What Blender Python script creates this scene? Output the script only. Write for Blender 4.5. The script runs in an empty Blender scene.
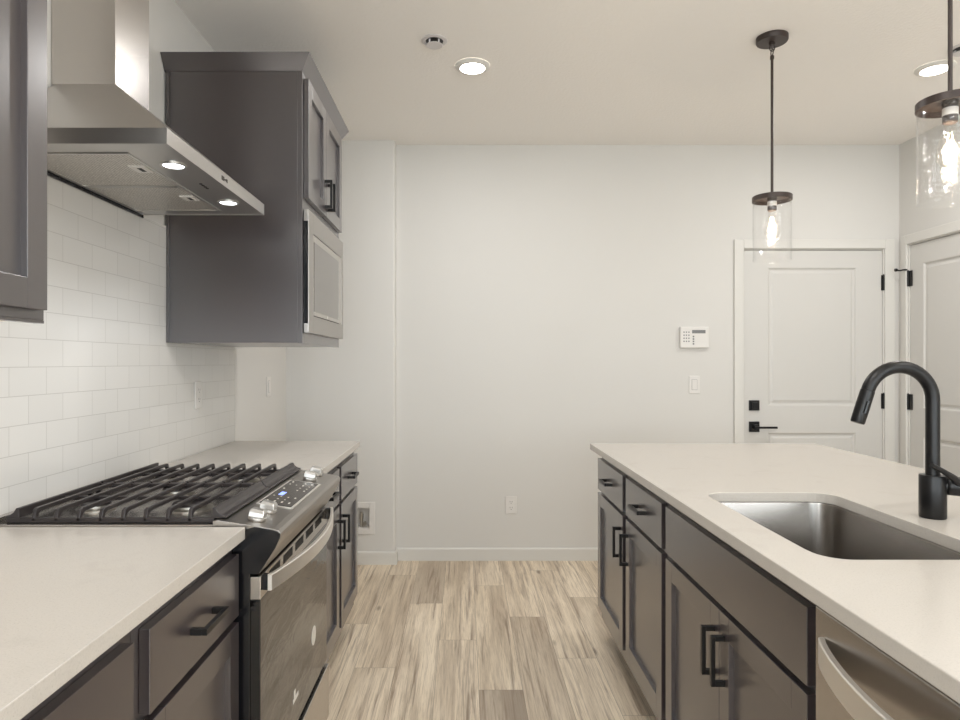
import bpy, bmesh, math, random
from mathutils import Vector, Matrix
PI = math.pi
sc = bpy.context.scene
C = sc.collection

# ------------------------------------------------------------------ camera, world, exposure
cam_d = bpy.data.cameras.new('camera')
cam_d.sensor_width = 36.0
cam_d.lens = 36.0 * 655 / 960
cam_d.shift_x = 0.01615
cam_d.shift_y = 0.0026
cam_d.clip_start = 0.02
cam = bpy.data.objects.new('camera', cam_d); C.objects.link(cam)
cam.location = (0, 0, 1.304); cam.rotation_euler = (PI/2, 0, 0)
sc.camera = cam

world = bpy.data.worlds.new('daylight'); sc.world = world; world.use_nodes = True
bg = world.node_tree.nodes['Background']
bg.inputs[0].default_value = (0.86, 0.93, 1.0, 1); bg.inputs[1].default_value = 1.2

sc.view_settings.view_transform = 'Standard'
sc.view_settings.look = 'None'
sc.view_settings.exposure = 0.16
sc.view_settings.gamma = 1.0
sc.view_settings.use_curve_mapping = False
sc.cycles.use_denoising = True
sc.cycles.max_bounces = 12
sc.cycles.diffuse_bounces = 6
sc.cycles.glossy_bounces = 6
sc.cycles.transparent_max_bounces = 16
sc.cycles.sample_clamp_indirect = 6

def area(name, loc, rot, sx, sy, power, col=(1, 1, 1), shape='RECTANGLE'):
    l = bpy.data.lights.new(name, 'AREA'); l.shape = shape; l.size = sx
    if shape == 'RECTANGLE': l.size_y = sy
    l.energy = power; l.color = col
    o = bpy.data.objects.new(name, l); C.objects.link(o); o.location = loc; o.rotation_euler = rot
    return o
# daylight entering through the large rear window; side-wall lamps are unseen fill added to brighten the walls
area('rear_window_daylight', (0.9, -3.55, 1.45), (math.radians(96), 0, 0), 3.6, 1.8, 80, (0.86, 0.94, 1.0))
area('side_fill_light', (2.90, -2.2, 1.5), (PI/2, 0, PI/2), 1.5, 1.5, 45, (0.90, 0.96, 1.0))
area('side_fill_light', (-1.19, -2.2, 1.5), (PI/2, 0, -PI/2), 1.5, 1.5, 60, (0.90, 0.96, 1.0))
LAMP_W = 10.0
LAMP_COL = (1.0, 0.985, 0.975)

# ------------------------------------------------------------------ materials
def lin(c):
    c = c / 255.0
    return c / 12.92 if c <= 0.04045 else ((c + 0.055) / 1.055) ** 2.4
def rgb(r, g, b): return (lin(r), lin(g), lin(b), 1)

class NT:
    def __init__(s, name):
        s.m = bpy.data.materials.new(name); s.m.use_nodes = True
        s.t = s.m.node_tree; s.b = s.t.nodes['Principled BSDF']; s.out = s.t.nodes['Material Output']
    def n(s, kind, **kw):
        x = s.t.nodes.new(kind)
        for k, v in kw.items(): setattr(x, k, v)
        return x
    def l(s, a, b): s.t.links.new(a, b)
    def math(s, op, a, b=None, c=None):
        x = s.n('ShaderNodeMath', operation=op)
        for i, v in enumerate((a, b, c)):
            if v is None: continue
            if isinstance(v, (int, float)): x.inputs[i].default_value = v
            else: s.l(v, x.inputs[i])
        return x.outputs[0]
    def coord(s): return s.n('ShaderNodeTexCoord').outputs['Object']
    def noise(s, vec, scale, detail=4, rough=0.5, dist=0.0):
        x = s.n('ShaderNodeTexNoise'); x.inputs['Scale'].default_value = scale
        x.inputs['Detail'].default_value = detail; x.inputs['Roughness'].default_value = rough
        x.inputs['Distortion'].default_value = dist
        if vec is not None: s.l(vec, x.inputs['Vector'])
        return x.outputs['Fac']
    def mapping(s, vec, scale=(1, 1, 1), loc=(0, 0, 0)):
        x = s.n('ShaderNodeMapping'); x.inputs['Scale'].default_value = scale; x.inputs['Location'].default_value = loc
        s.l(vec, x.inputs['Vector']); return x.outputs[0]
    def ramp(s, fac, stops):
        x = s.n('ShaderNodeValToRGB'); cr = x.color_ramp
        while len(cr.elements) < len(stops): cr.elements.new(0.5)
        for e, (p, c) in zip(cr.elements, stops): e.position = p; e.color = c
        s.l(fac, x.inputs[0]); return x.outputs[0]
    def mix(s, fac, a, b, mode='MIX'):
        x = s.n('ShaderNodeMix', data_type='RGBA', blend_type=mode)
        for sock, v in ((x.inputs[0], fac), (x.inputs[6], a), (x.inputs[7], b)):
            if isinstance(v, (int, float)): sock.default_value = v
            elif isinstance(v, tuple): sock.default_value = v
            else: s.l(v, sock)
        return x.outputs[2]
    def bump(s, h, strength, dist=0.001):
        x = s.n('ShaderNodeBump'); x.inputs['Strength'].default_value = strength; x.inputs['Distance'].default_value = dist
        s.l(h, x.inputs['Height']); s.l(x.outputs[0], s.b.inputs['Normal'])
    def set(s, **kw):
        for k, v in kw.items():
            s.b.inputs[{'col': 'Base Color', 'rough': 'Roughness', 'metal': 'Metallic', 'coat': 'Coat Weight',
                        'coat_rough': 'Coat Roughness', 'spec': 'Specular IOR Level'}[k]].default_value = v
        return s

def painted(name, col, rough=0.7, bscale=220, bstr=0.12):
    t = NT(name); t.set(col=col, rough=rough)
    if bstr: t.bump(t.noise(t.coord(), bscale, 3), bstr, 0.0006 if bstr < 0.5 else 0.002)
    return t.m
def plain(name, col, rough=0.5, metal=0.0, coat=0.0, spec=0.5):
    t = NT(name); t.set(col=col, rough=rough, metal=metal, coat=coat, spec=spec)
    v = t.noise(t.coord(), 60, 3)
    t.l(t.math('MULTIPLY_ADD', v, 0.08, rough - 0.04), t.b.inputs['Roughness'])
    return t.m
def emit(name, col, s):
    t = NT(name); t.b.inputs['Emission Color'].default_value = col; t.b.inputs['Emission Strength'].default_value = s
    t.set(col=col, rough=0.4); return t.m
def steel(name, col, rough, axis):
    t = NT(name); t.set(metal=1.0, rough=rough)
    sc_ = [900, 900, 900]; sc_[axis] = 6
    v = t.noise(t.mapping(t.coord(), tuple(sc_)), 1.0, 3)
    c = t.mix(v, tuple(x * 0.975 for x in col[:3]) + (1,), tuple(min(1, x * 1.025) for x in col[:3]) + (1,))
    t.l(c, t.b.inputs['Base Color'])
    return t.m

M = {}
M['wall'] = painted('wall_paint', rgb(211, 209, 205), 0.75)
M['ceiling'] = painted('ceiling_paint', rgb(240, 237, 233), 0.9, 70, 0.9)
M['trim'] = plain('white_trim_paint', rgb(213, 211, 206), 0.4)
M['door'] = plain('white_door_paint', rgb(205, 203, 199), 0.42)
M['plastic'] = plain('white_plastic', rgb(220, 217, 213), 0.35)
M['sprinkler'] = plain('sprinkler_enamel', rgb(206, 202, 202), 0.4)
M['grey_plastic'] = plain('grey_screen', rgb(120, 120, 120), 0.3)
M['dark_slot'] = plain('dark_slot', rgb(25, 24, 24), 0.5)
M['black'] = plain('matte_black_metal', rgb(15, 14, 15), 0.36, spec=0.4)
M['enamel'] = plain('black_enamel', rgb(17, 17, 20), 0.22)
M['iron'] = plain('cast_iron', rgb(46, 41, 41), 0.36)
M['bronze'] = plain('dark_bronze', rgb(58, 48, 44), 0.42, 0.2)
M['steel_y'] = steel('brushed_steel_along_depth', (0.56, 0.53, 0.50), 0.27, 1)
M['steel_x'] = steel('brushed_steel_across', (0.60, 0.58, 0.56), 0.30, 0)
M['steel_z'] = steel('brushed_steel_upright', (0.60, 0.57, 0.54), 0.27, 2)
M['steel_micro'] = steel('microwave_steel', (0.44, 0.42, 0.40), 0.34, 2)
M['steel_panel'] = steel('control_panel_steel', (0.38, 0.355, 0.33), 0.30, 1)
M['sinksteel'] = steel('sink_steel', (0.30, 0.28, 0.26), 0.27, 1)
M['handlesteel'] = steel('handle_steel', (0.88, 0.85, 0.80), 0.42, 1)
M['knob'] = plain('knob_metal', (0.66, 0.65, 0.63, 1), 0.32, 1.0)
M['maple'] = plain('maple_underside', rgb(240, 208, 166), 0.5)
M['brass'] = plain('valve_brass', rgb(190, 185, 176), 0.3, 0.9)

def cabinet_mat():
    t = NT('cabinet_paint'); t.set(rough=0.36, spec=1.0, coat=1.0, coat_rough=0.27); t.b.inputs['Coat IOR'].default_value = 1.62
    v = t.noise(t.coord(), 3.0, 2)
    t.l(t.mix(v, rgb(46, 38, 40), rgb(50, 41, 43)), t.b.inputs['Base Color'])
    t.bump(t.noise(t.coord(), 260, 2), 0.05, 0.0004)
    return t.m
M['cab'] = cabinet_mat()

def quartz():
    t = NT('white_quartz'); t.set(rough=0.22, spec=0.5)
    co = t.coord()
    a = t.ramp(t.noise(co, 340, 3, 0.7), [(0.28, rgb(180, 174, 166)), (0.42, rgb(194, 188, 180)), (0.75, rgb(199, 193, 185))])
    blot = t.ramp(t.noise(co, 9, 5, 0.65, 0.6), [(0.56, (0, 0, 0, 1)), (0.72, (1, 1, 1, 1))])
    f = t.math('MULTIPLY', blot, 0.28)
    t.l(t.mix(f, a, rgb(178, 171, 162)), t.b.inputs['Base Color'])
    return t.m
M['quartz'] = quartz()

def tile():
    t = NT('subway_tile'); co = t.coord()
    sep = t.n('ShaderNodeSeparateXYZ'); t.l(co, sep.inputs[0])
    cmb = t.n('ShaderNodeCombineXYZ')
    t.l(t.math('ADD', sep.outputs[1], -1.717 + 40 * 0.147), cmb.inputs[0])
    t.l(t.math('ADD', sep.outputs[2], -0.918 + 0.0748 * 0), cmb.inputs[1])
    br = t.n('ShaderNodeTexBrick'); t.l(cmb.outputs[0], br.inputs['Vector'])
    br.offset = 0.5; br.offset_frequency = 2; br.squash = 1.0
    br.inputs['Scale'].default_value = 1.0; br.inputs['Brick Width'].default_value = 0.147
    br.inputs['Row Height'].default_value = 0.0748; br.inputs['Mortar Size'].default_value = 0.0009
    br.inputs['Mortar Smooth'].default_value = 0.25; br.inputs['Bias'].default_value = 0
    br.inputs['Color1'].default_value = rgb(214, 212, 208); br.inputs['Color2'].default_value = rgb(217, 215, 211)
    br.inputs['Mortar'].default_value = rgb(176, 173, 168)
    t.l(br.outputs['Color'], t.b.inputs['Base Color'])
    t.set(rough=0.16, spec=0.5)
    t.l(t.math('MULTIPLY_ADD', br.outputs['Fac'], 0.5, 0.16), t.b.inputs['Roughness'])
    h = t.math('SUBTRACT', t.math('MULTIPLY', t.noise(co, 9, 2), 0.6), br.outputs['Fac'])
    t.bump(h, 0.22, 0.0010)
    return t.m
M['tile'] = tile()

def floor_mat():
    t = NT('vinyl_plank'); co = t.coord()
    sep = t.n('ShaderNodeSeparateXYZ'); t.l(co, sep.inputs[0])
    X, Y = sep.outputs[0], sep.outputs[1]
    W, L = 0.1757, 1.22
    u = t.math('DIVIDE', t.math('SUBTRACT', X, 0.0565), W)
    row = t.math('FLOOR', u); fu = t.math('FRACT', u)
    off = t.math('FRACT', t.math('MULTIPLY_ADD', row, 0.385, 10.86230))   # staggered board ends
    v = t.math('ADD', t.math('DIVIDE', Y, L), off)
    seg = t.math('FLOOR', v); fv = t.math('FRACT', v)
    h = t.math('FRACT', t.math('MULTIPLY', t.math('SINE', t.math('ADD', t.math('MULTIPLY', row, 12.9898), t.math('MULTIPLY_ADD', seg, 78.233, FLOOR_SEED))), 437.58))
    cmb = t.n('ShaderNodeCombineXYZ'); t.l(X, cmb.inputs[0]); t.l(Y, cmb.inputs[1]); t.l(t.math('MULTIPLY', h, 37.0), cmb.inputs[2])
    P = cmb.outputs[0]
    g1 = t.noise(t.mapping(P, (12, 0.6, 1)), 1.0, 5, 0.55, 0.8)
    g2 = t.noise(t.mapping(P, (42, 1.4, 1)), 1.0, 5, 0.65, 0.5)
    g3 = t.noise(t.mapping(P, (270, 6, 1)), 1.0, 4, 0.7, 0.3)
    base = t.ramp(h, [(0.0, rgb(160, 146, 130)), (0.08, rgb(178, 163, 145)), (0.2, rgb(228, 212, 188)), (1.0, rgb(242, 227, 204))])
    c = t.mix(t.ramp(g1, [(0.40, (0, 0, 0, 1)), (0.64, (1, 1, 1, 1))]), base, rgb(178, 160, 139), 'MIX')
    c = t.mix(0.75, base, c)
    lt = t.ramp(t.noise(t.mapping(P, (7, .8, 1), (3, 5, 9)), 1.0, 4, 0.5, 1.0), [(0.45, (0, 0, 0, 1)), (0.66, (1, 1, 1, 1))])
    c = t.mix(t.math('MULTIPLY', lt, 0.55), c, rgb(248, 234, 212))
    dk = t.ramp(g2, [(0.52, (0, 0, 0, 1)), (0.68, (1, 1, 1, 1))])
    c = t.mix(t.math('MULTIPLY', dk, 0.8), c, rgb(128, 108, 90))
    dk3 = t.ramp(g3, [(0.46, (0, 0, 0, 1)), (0.72, (1, 1, 1, 1))])
    c = t.mix(t.math('MULTIPLY', dk3, 0.6), c, rgb(140, 120, 100))
    vo = t.n('ShaderNodeTexVoronoi'); vo.inputs['Scale'].default_value = 1.0
    t.l(t.mapping(P, (5.5, 1.7, 1)), vo.inputs['Vector'])
    kn = t.ramp(vo.outputs['Distance'], [(0.0, (1, 1, 1, 1)), (0.035, (0.8, 0.8, 0.8, 1)), (0.085, (0, 0, 0, 1))])
    c = t.mix(t.math('MULTIPLY', kn, 0.75), c, rgb(86, 70, 58))
    ex = t.math('MINIMUM', fu, t.math('SUBTRACT', 1.0, fu)); ey = t.math('MINIMUM', fv, t.math('SUBTRACT', 1.0, fv))
    e = t.math('MAXIMUM', t.math('LESS_THAN', ex, 0.006), t.math('LESS_THAN', ey, 0.0011))
    c = t.mix(t.math('MULTIPLY', e, 0.55), c, rgb(96, 84, 72))
    t.l(c, t.b.inputs['Base Color'])
    t.set(rough=0.42, spec=0.4)
    t.bump(t.math('SUBTRACT', t.math('MULTIPLY', g3, -0.4), e), 0.2, 0.0008)
    return t.m
FLOOR_SEED = 556.480
M['floor'] = floor_mat()

def meshfilter():
    t = NT('hood_filter_mesh'); co = t.coord(); t.set(metal=0.9, rough=0.45)
    ck = t.n('ShaderNodeTexVoronoi'); ck.inputs['Scale'].default_value = 120; t.l(co, ck.inputs['Vector'])
    ck.inputs['Randomness'].default_value = 0.15
    t.l(t.ramp(ck.outputs['Distance'], [(0.25, (0.30, 0.28, 0.26, 1)), (0.5, (0.78, 0.75, 0.70, 1))]), t.b.inputs['Base Color'])
    t.bump(ck.outputs['Distance'], 0.5, 0.002)
    return t.m
M['filter'] = meshfilter()

def glass(name, tint=(1, 1, 1, 1), seeded=0.0, amount=1.0):
    m = bpy.data.materials.new(name); m.use_nodes = True; t = m.node_tree
    for n in list(t.nodes):
        if n.type != 'OUTPUT_MATERIAL': t.nodes.remove(n)
    out = [n for n in t.nodes if n.type == 'OUTPUT_MATERIAL'][0]
    tr = t.nodes.new('ShaderNodeBsdfTransparent'); tr.inputs[0].default_value = tint
    gl = t.nodes.new('ShaderNodeBsdfGlossy'); gl.inputs['Roughness'].default_value = 0.04
    lw = t.nodes.new('ShaderNodeLayerWeight'); lw.inputs[0].default_value = 0.5
    pw = t.nodes.new('ShaderNodeMath'); pw.operation = 'POWER'; pw.inputs[1].default_value = 3.5
    mx = t.nodes.new('ShaderNodeMixShader')
    ml = t.nodes.new('ShaderNodeMath'); ml.operation = 'MULTIPLY_ADD'; ml.inputs[1].default_value = 0.45 * amount; ml.inputs[2].default_value = 0.035; ml.use_clamp = True
    t.links.new(lw.outputs['Facing'], pw.inputs[0]); t.links.new(pw.outputs[0], ml.inputs[0]); t.links.new(ml.outputs[0], mx.inputs[0])
    t.links.new(tr.outputs[0], mx.inputs[1]); t.links.new(gl.outputs[0], mx.inputs[2]); t.links.new(mx.outputs[0], out.inputs[0])
    if seeded:
        tc = t.nodes.new('ShaderNodeTexCoord'); no = t.nodes.new('ShaderNodeTexVoronoi'); no.inputs['Scale'].default_value = 90
        bu = t.nodes.new('ShaderNodeBump'); bu.inputs['Strength'].default_value = seeded; bu.inputs['Distance'].default_value = 0.002
        t.links.new(tc.outputs['Object'], no.inputs['Vector']); t.links.new(no.outputs['Distance'], bu.inputs['Height'])
        t.links.new(bu.outputs[0], gl.inputs['Normal'])
    return m
M['glass'] = glass('clear_shade_glass', (1, 1, 1, 1), 0.35, 0.8)
M['bulb'] = glass('bulb_glass', (1.0, 0.99, 0.97, 1), 0, 1.2)
M['pane'] = glass('window_glass', (0.98, 0.99, 0.98, 1))
M['filament'] = emit('glowing_filament', (1.0, 0.80, 0.55, 1), 16)
M['lamp'] = emit('downlight_lens', (1.0, 0.95, 0.86, 1), 12)
M['led'] = emit('hood_led', (0.88, 0.93, 1.0, 1), 5)
M['blue'] = emit('blue_display_digits', (0.25, 0.35, 1.0, 1), 1.6)
def oven_glass():
    t = NT('black_oven_glass'); t.set(col=rgb(10, 9, 9), rough=0.07, spec=0.55, coat=0.35, coat_rough=0.03)
    t.bump(t.noise(t.mapping(t.coord(), (1, 5, 16)), 1.0, 3, 0.5, 1.2), 0.25, 0.01)
    return t.m
M['ovenglass'] = oven_glass()
M['panelglass'] = plain('dark_control_glass', rgb(42, 38, 36), 0.12)
M['legend'] = plain('printed_legend', rgb(205, 200, 190), 0.5)
M['badge'] = plain('badge_silver', rgb(225, 222, 214), 0.35)
M['microglass'] = plain('microwave_door_glass', rgb(92, 86, 80), 0.12, 0.5, 0.5, 0.7)

# ------------------------------------------------------------------ mesh helpers
class MB:
    def __init__(s): s.bm = bmesh.new()
    def box(s, x0, x1, y0, y1, z0, z1):
        if x0 > x1: x0, x1 = x1, x0
        if y0 > y1: y0, y1 = y1, y0
        if z0 > z1: z0, z1 = z1, z0
        v = [s.bm.verts.new((x, y, z)) for x in (x0, x1) for y in (y0, y1) for z in (z0, z1)]
        for f in ((0, 1, 3, 2), (4, 6, 7, 5), (0, 4, 5, 1), (2, 3, 7, 6), (0, 2, 6, 4), (1, 5, 7, 3)):
            s.bm.faces.new([v[i] for i in f])
        return s
    def loft(s, rings, cap0=True, cap1=True, closed=True):
        R = [[s.bm.verts.new(p) for p in r] for r in rings]
        n = len(R[0])
        for a, b in zip(R, R[1:]):
            for i in range(n if closed else n - 1):
                j = (i + 1) % n
                s.bm.faces.new((a[i], a[j], b[j], b[i]))
        if cap0: s.bm.faces.new(R[0][::-1])
        if cap1: s.bm.faces.new(R[-1])
        return s
    def prism(s, pts, axis, a, b):
        # pts are 2-D; axis 0: (y,z), axis 1: (x,z), axis 2: (x,y)
        def P(p, t): return {0: (t, p[0], p[1]), 1: (p[0], t, p[1]), 2: (p[0], p[1], t)}[axis]
        return s.loft([[P(p, a) for p in pts], [P(p, b) for p in pts]])
    def tube(s, pts, r, seg=12, caps=True):
        pts = [Vector(p) for p in pts]; rings = []; up = None
        for i, p in enumerate(pts):
            d = (pts[min(i + 1, len(pts) - 1)] - pts[max(i - 1, 0)]).normalized()
            if up is None: up = Vector((0, 0, 1)) if abs(d.z) < 0.9 else Vector((1, 0, 0))
            a = d.cross(up).normalized(); b = a.cross(d).normalized(); up = b
            rr = r[i] if isinstance(r, (list, tuple)) else r
            rings.append([p + (a * math.cos(2 * PI * k / seg) + b * math.sin(2 * PI * k / seg)) * rr for k in range(seg)])
        return s.loft(rings, caps, caps)
    def lathe(s, prof, c=(0, 0, 0), seg=32, axis=2, cap=True):
        # prof: (radius, height) pairs
        rings = []
        for r, h in prof:
            ring = []
            for k in range(seg):
                a = 2 * PI * k / seg; p, q = r * math.cos(a), r * math.sin(a)
                v = {2: (p, q, h), 0: (h, p, q), 1: (q, h, p)}[axis]
                ring.append((c[0] + v[0], c[1] + v[1], c[2] + v[2]))
            rings.append(ring)
        return s.loft(rings, cap, cap)
    def quad(s, *pts):
        s.bm.faces.new([s.bm.verts.new(p) for p in pts]); return s

def build(name, mb, mat, loc=(0, 0, 0), parent=None, bevel=0.0, smooth=False, seg=2, recalc=True):
    bm = mb.bm
    bmesh.ops.translate(bm, verts=bm.verts, vec=-Vector(loc))
    if recalc: bmesh.ops.recalc_face_normals(bm, faces=bm.faces)
    me = bpy.data.meshes.new(name); bm.to_mesh(me); bm.free()
    me.materials.append(mat)
    if smooth:
        for p in me.polygons: p.use_smooth = True
        me.set_sharp_from_angle(angle=math.radians(34))
    o = bpy.data.objects.new(name, me); C.objects.link(o)
    if parent is None: o.location = loc
    else: o.parent = parent
    if bevel:
        m = o.modifiers.new('edge', 'BEVEL'); m.width = bevel; m.segments = seg; m.limit_method = 'ANGLE'; m.angle_limit = math.radians(40)
    return o

class Thing:
    def __init__(s, name, label, cat, loc, group=None, kind=None):
        s.loc = Vector(loc)
        s.o = bpy.data.objects.new(name, None); C.objects.link(s.o); s.o.location = loc
        s.o.empty_display_size = 0.05
        if kind: s.o['kind'] = kind
        if label: s.o['label'] = label
        if cat: s.o['category'] = cat
        if group: s.o['group'] = group
    def part(s, name, mb, mat, parent=None, bevel=0.0, smooth=False, label=None, seg=2):
        o = build(name, mb, mat, s.loc, parent or s.o, bevel, smooth, seg)
        if label: o['label'] = label
        return o

def tag(o, label, cat, group=None):
    o['label'] = label; o['category'] = cat
    if group: o['group'] = group
    return o
def struct(name, mb, mat, bevel=0.0, loc=(0, 0, 0)):
    o = build(name, mb, mat, loc, None, bevel); o['kind'] = 'structure'; return o
def copy_tree(o, parent=None):
    c = o.copy(); C.objects.link(c); c.parent = parent
    for ch in list(o.children): copy_tree(ch, c)
    return c

# ------------------------------------------------------------------ room shell
WL, WR, YB, YR, ZC = -1.152, 2.868, 4.32, -3.5, 2.74
T = 0.12
struct('floor', MB().box(WL - T, WR + T, YR - T, YB + T, -0.1, 0.0), M['floor'])
struct('ceiling', MB().box(WL - T, WR + T, YR - T, YB + T, ZC, ZC + 0.1), M['ceiling'])
struct('wall_left', MB().box(WL - T, WL, -1.4, YB + T, 0, ZC).box(WL - T, WL, YR - T, -3.0, 0, ZC)
       .box(WL - T, WL, -3.0, -1.4, 0, 0.7).box(WL - T, WL, -3.0, -1.4, 2.3, ZC), M['wall'])
# back wall with an opening for door_1
D0, D1, DH = 1.843, 2.760, 2.048
struct('wall_back', MB().box(WL, D0 - 0.012, YB, YB + T, 0, ZC).box(D1 + 0.012, WR + T, YB, YB + T, 0, ZC)
       .box(D0 - 0.012, D1 + 0.012, YB, YB + T, DH + 0.012, ZC).box(D0 - .012, D1 + .012, YB + 0.06, YB + T, 0, DH + .012), M['wall'])
# shallow furred-out section on the left of the back wall, rounded outer corner
YF, XF = 4.235, -0.449
corner = [(WL, YB), (WL, YF)] + [(XF - 0.02 + 0.02 * math.sin(a * PI / 16), YF + 0.02 - 0.02 * math.cos(a * PI / 16)) for a in range(9)] + [(XF, YB)]
BX0, BX1, BZ0, BZ1 = -0.752, -0.614, 0.233, 0.364     # hole for the valve box
def furred():
    mb = MB()
    mb.prism(corner, 2, BZ1, ZC).prism(corner, 2, 0, BZ0)
    mb.box(WL, BX0, YF, YB, BZ0, BZ1)
    c2 = [(BX1, YB), (BX1, YF)] + corner[2:]
    mb.prism(c2, 2, BZ0, BZ1)
    return mb
fw = build('wall_back_recess', furred(), M['wall'], smooth=True); fw.name = 'wall_back_left'; fw['kind'] = 'structure'
# right wall with an opening for door_2, and for an unseen window added to let in fill light
E1, E0 = 4.226, 3.31
struct('wall_right', MB().box(WR, WR + T, YR - T, -3.0, 0, ZC).box(WR, WR + T, -1.4, E0 - 0.012, 0, ZC).box(WR, WR + T, -3.0, -1.4, 0, 0.7).box(WR, WR + T, -3.0, -1.4, 2.3, ZC).box(WR, WR + T, E1 + 0.012, YB + T, 0, ZC)
       .box(WR, WR + T, E0 - 0.012, E1 + 0.012, DH + 0.022, ZC).box(WR + 0.06, WR + T, E0 - .012, E1 + .012, 0, DH + .022), M['wall'])
# rear wall with wide window
struct('wall_rear', MB().box(WL, -0.95, YR - T, YR, 0, ZC).box(2.75, WR, YR - T, YR, 0, ZC).box(-0.95, 2.75, YR - T, YR, 2.4, ZC)
       .box(-0.95, 2.75, YR - T, YR, 0, 0.5), M['wall'])
wf = MB()
for x in (-0.95, 0.26, 1.48, 2.69): wf.box(x, x + 0.06, YR - 0.09, YR - 0.03, 0.5, 2.4)
for z in (0.5, 2.34): wf.box(-0.89, 2.69, YR - 0.09, YR - 0.03, z, z + 0.06)
w1 = struct('window_1', wf, M['trim'])
build('window_pane', MB().box(-0.89, 2.69, YR - 0.062, YR - 0.058, 0.56, 2.34), M['pane'], (0, 0, 0), w1)

for nm, xa in (('fill_window_2', WR + 0.07), ('fill_window_3', WL - 0.10)):  # unseen side windows, added only as openings for the fill lamps
    wf = MB()
    for y in (-3.0, -2.225, -1.45): wf.box(xa, xa + 0.03, y, y + 0.05, 0.7, 2.3)
    for z in (0.7, 2.25): wf.box(xa, xa + 0.03, -2.95, -1.45, z, z + 0.05)
    w_ = struct(nm, wf, M['trim'])
    build('window_pane', MB().box(xa + 0.013, xa + 0.017, -2.95, -1.45, 0.75, 2.25), M['pane'], (0, 0, 0), w_)
BH, BT = 0.083, 0.013
def base_prof(): return [(0, 0), (BT, 0), (BT, BH - 0.008), (BT - 0.006, BH), (0, BH)]
struct('baseboard_back', MB().prism([(YB - a, b) for a, b in base_prof()], 0, XF, D0 - 0.072)
       .prism([(YB - a, b) for a, b in base_prof()], 0, D1 + 0.07, WR), M['trim'])
struct('baseboard_back_left', MB().prism([(YF - a, b) for a, b in base_prof()], 0, WL, XF)
       .prism([(XF + a, b) for a, b in base_prof()], 1, YF - BT, YB - BT), M['trim'])
struct('baseboard_left', MB().prism([(WL + a, b) for a, b in base_prof()], 1, 3.27, YF - BT), M['trim'])
struct('baseboard_right', MB().prism([(WR - a, b) for a, b in base_prof()], 1, YR, E0 - 0.075), M['trim'])

# two-panel interior door in a local frame (u along width, v up, n out of the face)
def panel_door(mb, O, U, V, N, w, h, thick, stile_l, stile_r, panels):
    O, U, V, N = Vector(O), Vector(U), Vector(V), Vector(N)
    def P(u, v, n=0.0): return O + U * u + V * v + N * n
    def q(u0, u1, v0, v1, n=0.0): mb.quad(P(u0, v0, n), P(u1, v0, n), P(u1, v1, n), P(u0, v1, n))
    q(0, stile_l, 0, h); q(w - stile_r, w, 0, h)
    vs = [0.0]
    for a, b in panels: vs += [a, b]
    vs.append(h)
    for i in range(0, len(vs), 2): q(stile_l, w - stile_r, vs[i], vs[i + 1])
    for a, b in panels:
        steps = [(0, 0), (0.006, -0.001), (0.014, -0.010), (0.024, -0.011), (0.040, -0.004), (0.046, -0.004)]
        R = [[P(stile_l + d, a + d, n), P(w - stile_r - d, a + d, n), P(w - stile_r - d, b - d, n), P(stile_l + d, b - d, n)] for d, n in steps]
        mb.loft(R, False, True)
    # edges and back
    mb.quad(P(0, 0, -thick), P(0, h, -thick), P(w, h, -thick), P(w, 0, -thick))
    mb.quad(P(0, 0), P(0, h), P(0, h, -thick), P(0, 0, -thick)); mb.quad(P(w, 0), P(w, 0, -thick), P(w, h, -thick), P(w, h))
    mb.quad(P(0, h), P(w, h), P(w, h, -thick), P(0, h, -thick)); mb.quad(P(0, 0), P(0, 0, -thick), P(w, 0, -thick), P(w, 0))
    bmesh.ops.remove_doubles(mb.bm, verts=mb.bm.verts, dist=1e-5)

def hinge(mb, x, y, z, nx, ny):
    mb.lathe([(0.0065, -0.05), (0.0065, 0.05)], (x, y, z), 10)
    mb.lathe([(0.004, 0.05), (0.004, 0.055)], (x, y, z), 8)

# door_1 in the back wall
d = MB(); panel_door(d, (D0 + 0.003, YB + 0.006, 0.008), (1, 0, 0), (0, 0, 1), (0, -1, 0), D1 - D0 - 0.006, DH - 0.012, 0.035, 0.155, 0.165, [(0.20, 0.835), (1.006, 1.925)])
door1 = struct('door_1', d, M['door'])
cs = MB()
def casing_box(mb, x0, x1, z0, z1): mb.box(x0, x1, YB - 0.016, YB, z0, z1)
casing_box(cs, D0 - 0.068, D0 - 0.006, 0, DH + 0.066); casing_box(cs, D1 + 0.006, D1 + 0.068, 0, DH + 0.066); casing_box(cs, D0 - 0.006, D1 + 0.006, DH + 0.006, DH + 0.066)
cs.box(D0 - 0.012, D0, YB, YB + 0.06, 0, DH + 0.012).box(D1, D1 + 0.012, YB, YB + 0.06, 0, DH + .012).box(D0, D1, YB, YB + .06, DH, DH + .012)
build('door_casing', cs, M['trim'], (0, 0, 0), door1, 0.003)
for z in (1.83, 1.05, 0.26):
    mb = MB(); hinge(mb, D1 + 0.002, YB - 0.003, z, 0, 0); mb.box(D1 - 0.010, D1 + 0.014, YB - 0.001, YB + 0.004, z - 0.05, z + 0.05)
    build('hinge', mb, M['black'], (0, 0, 0), door1, 0, True)
mb = MB().box(1.877, 1.944, YB - 0.006, YB + 0.006, 0.988, 1.055).box(1.892, 1.929, YB - 0.02, YB - 0.006, 1.003, 1.04)
build('deadbolt', mb, M['black'], (0, 0, 0), door1, 0.002)
mb = MB().box(1.877, 1.944, YB - 0.006, YB + 0.006, 0.846, 0.915).box(1.896, 1.926, YB - 0.045, YB - 0.006, 0.866, 0.896).box(1.896, 2.040, YB - 0.056, YB - 0.042, 0.872, 0.886)
build('door_handle', mb, M['black'], (0, 0, 0), door1, 0.002)

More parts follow.
